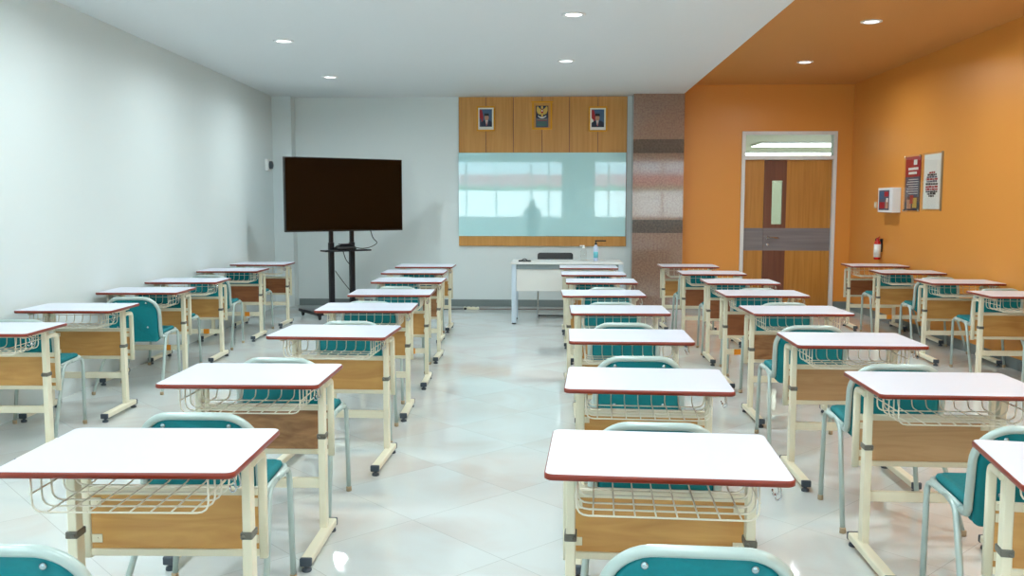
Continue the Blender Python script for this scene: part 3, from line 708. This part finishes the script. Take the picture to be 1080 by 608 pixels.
chairs = [('C1',-1.244,1.884,1),('D1',.325,1.948,-3),('C2',-1.286,3.143,1),('C3',-1.338,4.30,-2),('C4',-1.304,5.684,2),('C5',-1.421,6.93,1),('C6',-1.417,8.19,0),('C7',-1.60,9.33,0),('C8',-1.58,10.28,1),
('D2',.358,3.075,-2),('D3',.425,4.456,0),('D4',.447,5.69,0),('D5',.443,6.946,1),('D6',.48,8.10,0),('D7',.50,9.14,0),('D8',.44,10.12,0),
('E2',1.66,3.085,-2),('E3',1.621,4.266,-1),('E4',1.598,5.62,0),('E5',1.758,6.93,0),('E6',1.813,8.13,0),('E7',1.773,9.30,0),('E8',1.65,10.45,0),
('F1',3.97,6.90,0),('F2',3.97,8.2,0),('F3',3.95,9.52,-2),('F4',3.92,10.62,0),
('B2',-3.47,5.70,3),('B3',-3.40,7.08,3),('B4',-3.56,8.02,3),('B5',-3.63,9.3,2),('B6',-3.66,10.52,1)]
proto = make_chair(); index_children(proto); first = True
DY = {n: y*K for n, x, y, a in desks}; DX = {n: x*K for n, x, y, a in desks}; DA = {n: a for n, x, y, a in desks}
for n, x, y, a in chairs:
    o = proto if first else copy_tree(proto)
    first = False; c, i = n[0], int(n[1])
    p_ = n[0]+str(i-1)
    if n != 'B3': y = min(y, DY[n]-.668)
    if p_ in DY and y < DY[p_]+.30: y = DY[n]-.625; x = DX[n]; a = DA[n]
    o.location = (x, y, 0); o.rotation_euler = (0, 0, math.radians(a))
    where = {'C1': 'in the bottom left corner, before the nearest desk', 'D1': 'at the bottom of the photo, before the nearest middle desk'}.get(n)
    o['label'] = ('teal padded chair %s' % where) if where else 'teal chair at the desk %s in the %s' % (ordi(c, i), rowname[c])
    o['group'] = 'student chairs in the ' + rowname[c]

# ---------------------------------------------------------------- the person seen only as a reflection in the whiteboard
def make_person():
    t = thing('person', 'person in dark clothes holding a camera, seen small in the whiteboard reflection', 'person', (-.66, -.62, 0))
    def skin(name, verts, edges, radii, m, parent, root=0):
        me = bpy.data.meshes.new(name); me.from_pydata(verts, edges, []); me.materials.append(m)
        o = bpy.data.objects.new(name, me); C.objects.link(o); o.parent = parent
        md = o.modifiers.new('Skin', 'SKIN'); md.use_smooth_shade = True
        for i, r in enumerate(radii): me.skin_vertices[0].data[i].radius = (r, r) if not isinstance(r, tuple) else r
        me.skin_vertices[0].data[root].use_root = True
        sb = o.modifiers.new('Subdivision', 'SUBSURF'); sb.levels = 1; sb.render_levels = 2; return o
    m_skin = mat('skin', srgb(190, 140, 110), .5); m_shirt = mat('dark_shirt', srgb(38, 42, 56), .8); m_trou = mat('dark_trousers', srgb(30, 30, 36), .8)
    V = [(0, 0, .92), (0, 0, 1.08), (0, .01, 1.26), (0, 0, 1.36), (0, .01, 1.43), (0, .02, 1.50), (0, .02, 1.57), (0, .02, 1.61)]; rr = [(.13, .10), (.125, .09), (.15, .1), (.11, .08), .05, (.072, .085), (.075, .088), (.05, .06)]
    E_ = [(i, i+1) for i in range(7)]
    for s in (-1, 1):
        b = len(V); V += [(s*.17, 0, 1.34), (s*.24, .08, 1.14), (s*.13, .27, 1.36), (s*.10, .33, 1.44)]; rr += [.058, .042, .03, .026]; E_ += [(3, b), (b, b+1), (b+1, b+2), (b+2, b+3)]
        b = len(V); V += [(s*.09, 0, .84), (s*.10, .01, .47), (s*.10, -.01, .09), (s*.11, .12, .045)]; rr += [.085, .056, .04, (.042, .035)]; E_ += [(0, b), (b, b+1), (b+1, b+2), (b+2, b+3)]
    body = skin('body', V, E_, rr, m_skin, t)
    V = [(0, 0, .90), (0, 0, 1.08), (0, .01, 1.26), (0, 0, 1.38)]; rr = [(.145, .115), (.14, .105), (.165, .115), (.11, .09)]; E_ = [(0, 1), (1, 2), (2, 3)]
    for s in (-1, 1):
        b = len(V); V += [(s*.17, 0, 1.35), (s*.24, .08, 1.14), (s*.145, .25, 1.335)]; rr += [.07, .054, .042]; E_ += [(3, b), (b, b+1), (b+1, b+2)]
    skin('shirt', V, E_, rr, m_shirt, t)
    V = [(0, 0, .95)]; rr = [(.14, .11)]; E_ = []
    for s in (-1, 1):
        b = len(V); V += [(s*.09, 0, .84), (s*.10, .01, .47), (s*.10, -.01, .10)]; rr += [.098, .072, .06]; E_ += [(0, b), (b, b+1), (b+1, b+2)]
    skin('trousers', V, E_, rr, m_trou, t)
    for s in (-1, 1):
        bm = bmesh.new()
        for v in bmesh.ops.create_uvsphere(bm, u_segments=16, v_segments=10, radius=1)['verts']: v.co = Vector((s*.11+v.co.x*.05, .08+v.co.y*.13, max(0, .045+v.co.z*.05)))
        obj('shoe', bm, m_black, t)
        for k in range(5):
            if k < 4: pts = [(s*.10, .33, 1.452+.016*(1.5-k)), (s*.085, .375, 1.455+.017*(1.5-k)), (s*.062, .385-.003*abs(k-1), 1.455+.017*(1.5-k)), (s*.048, .375, 1.455+.017*(1.5-k))]
            else: pts = [(s*.10, .325, 1.425), (s*.075, .32, 1.415), (s*.055, .335, 1.418)]
            bm = bmesh.new(); tube(bm, arc_pts(pts, .012, 4), .0085, 8); obj('finger', bm, m_skin, body)
    bm = bmesh.new()
    for v in bmesh.ops.create_uvsphere(bm, u_segments=20, v_segments=14, radius=1)['verts']: v.co = Vector((v.co.x*.093, -.005+v.co.y*.098, 1.575+v.co.z*.10 - (.07 if v.co.y < -.2 and v.co.z < 0 else 0)))
    obj('hair', bm, m_black, t)
    t2 = thing('camera_body', 'small black camera held up by the person, seen only in the reflection', 'camera', (-.66, -.62, 0))
    bm = bmesh.new(); box(bm, -.062, .062, .335, .37, 1.425, 1.505, .006); box(bm, -.02, .02, .34, .37, 1.50, 1.53, .005); obj('body', bm, m_black, t2)
    bm = bmesh.new(); lathe(bm, [(.03, .37), (.034, .38), (.034, .43), (.028, .435)], 20, (0, 0, 1.463), 'y'); obj('lens_barrel', bm, m_black, t2)
make_person()
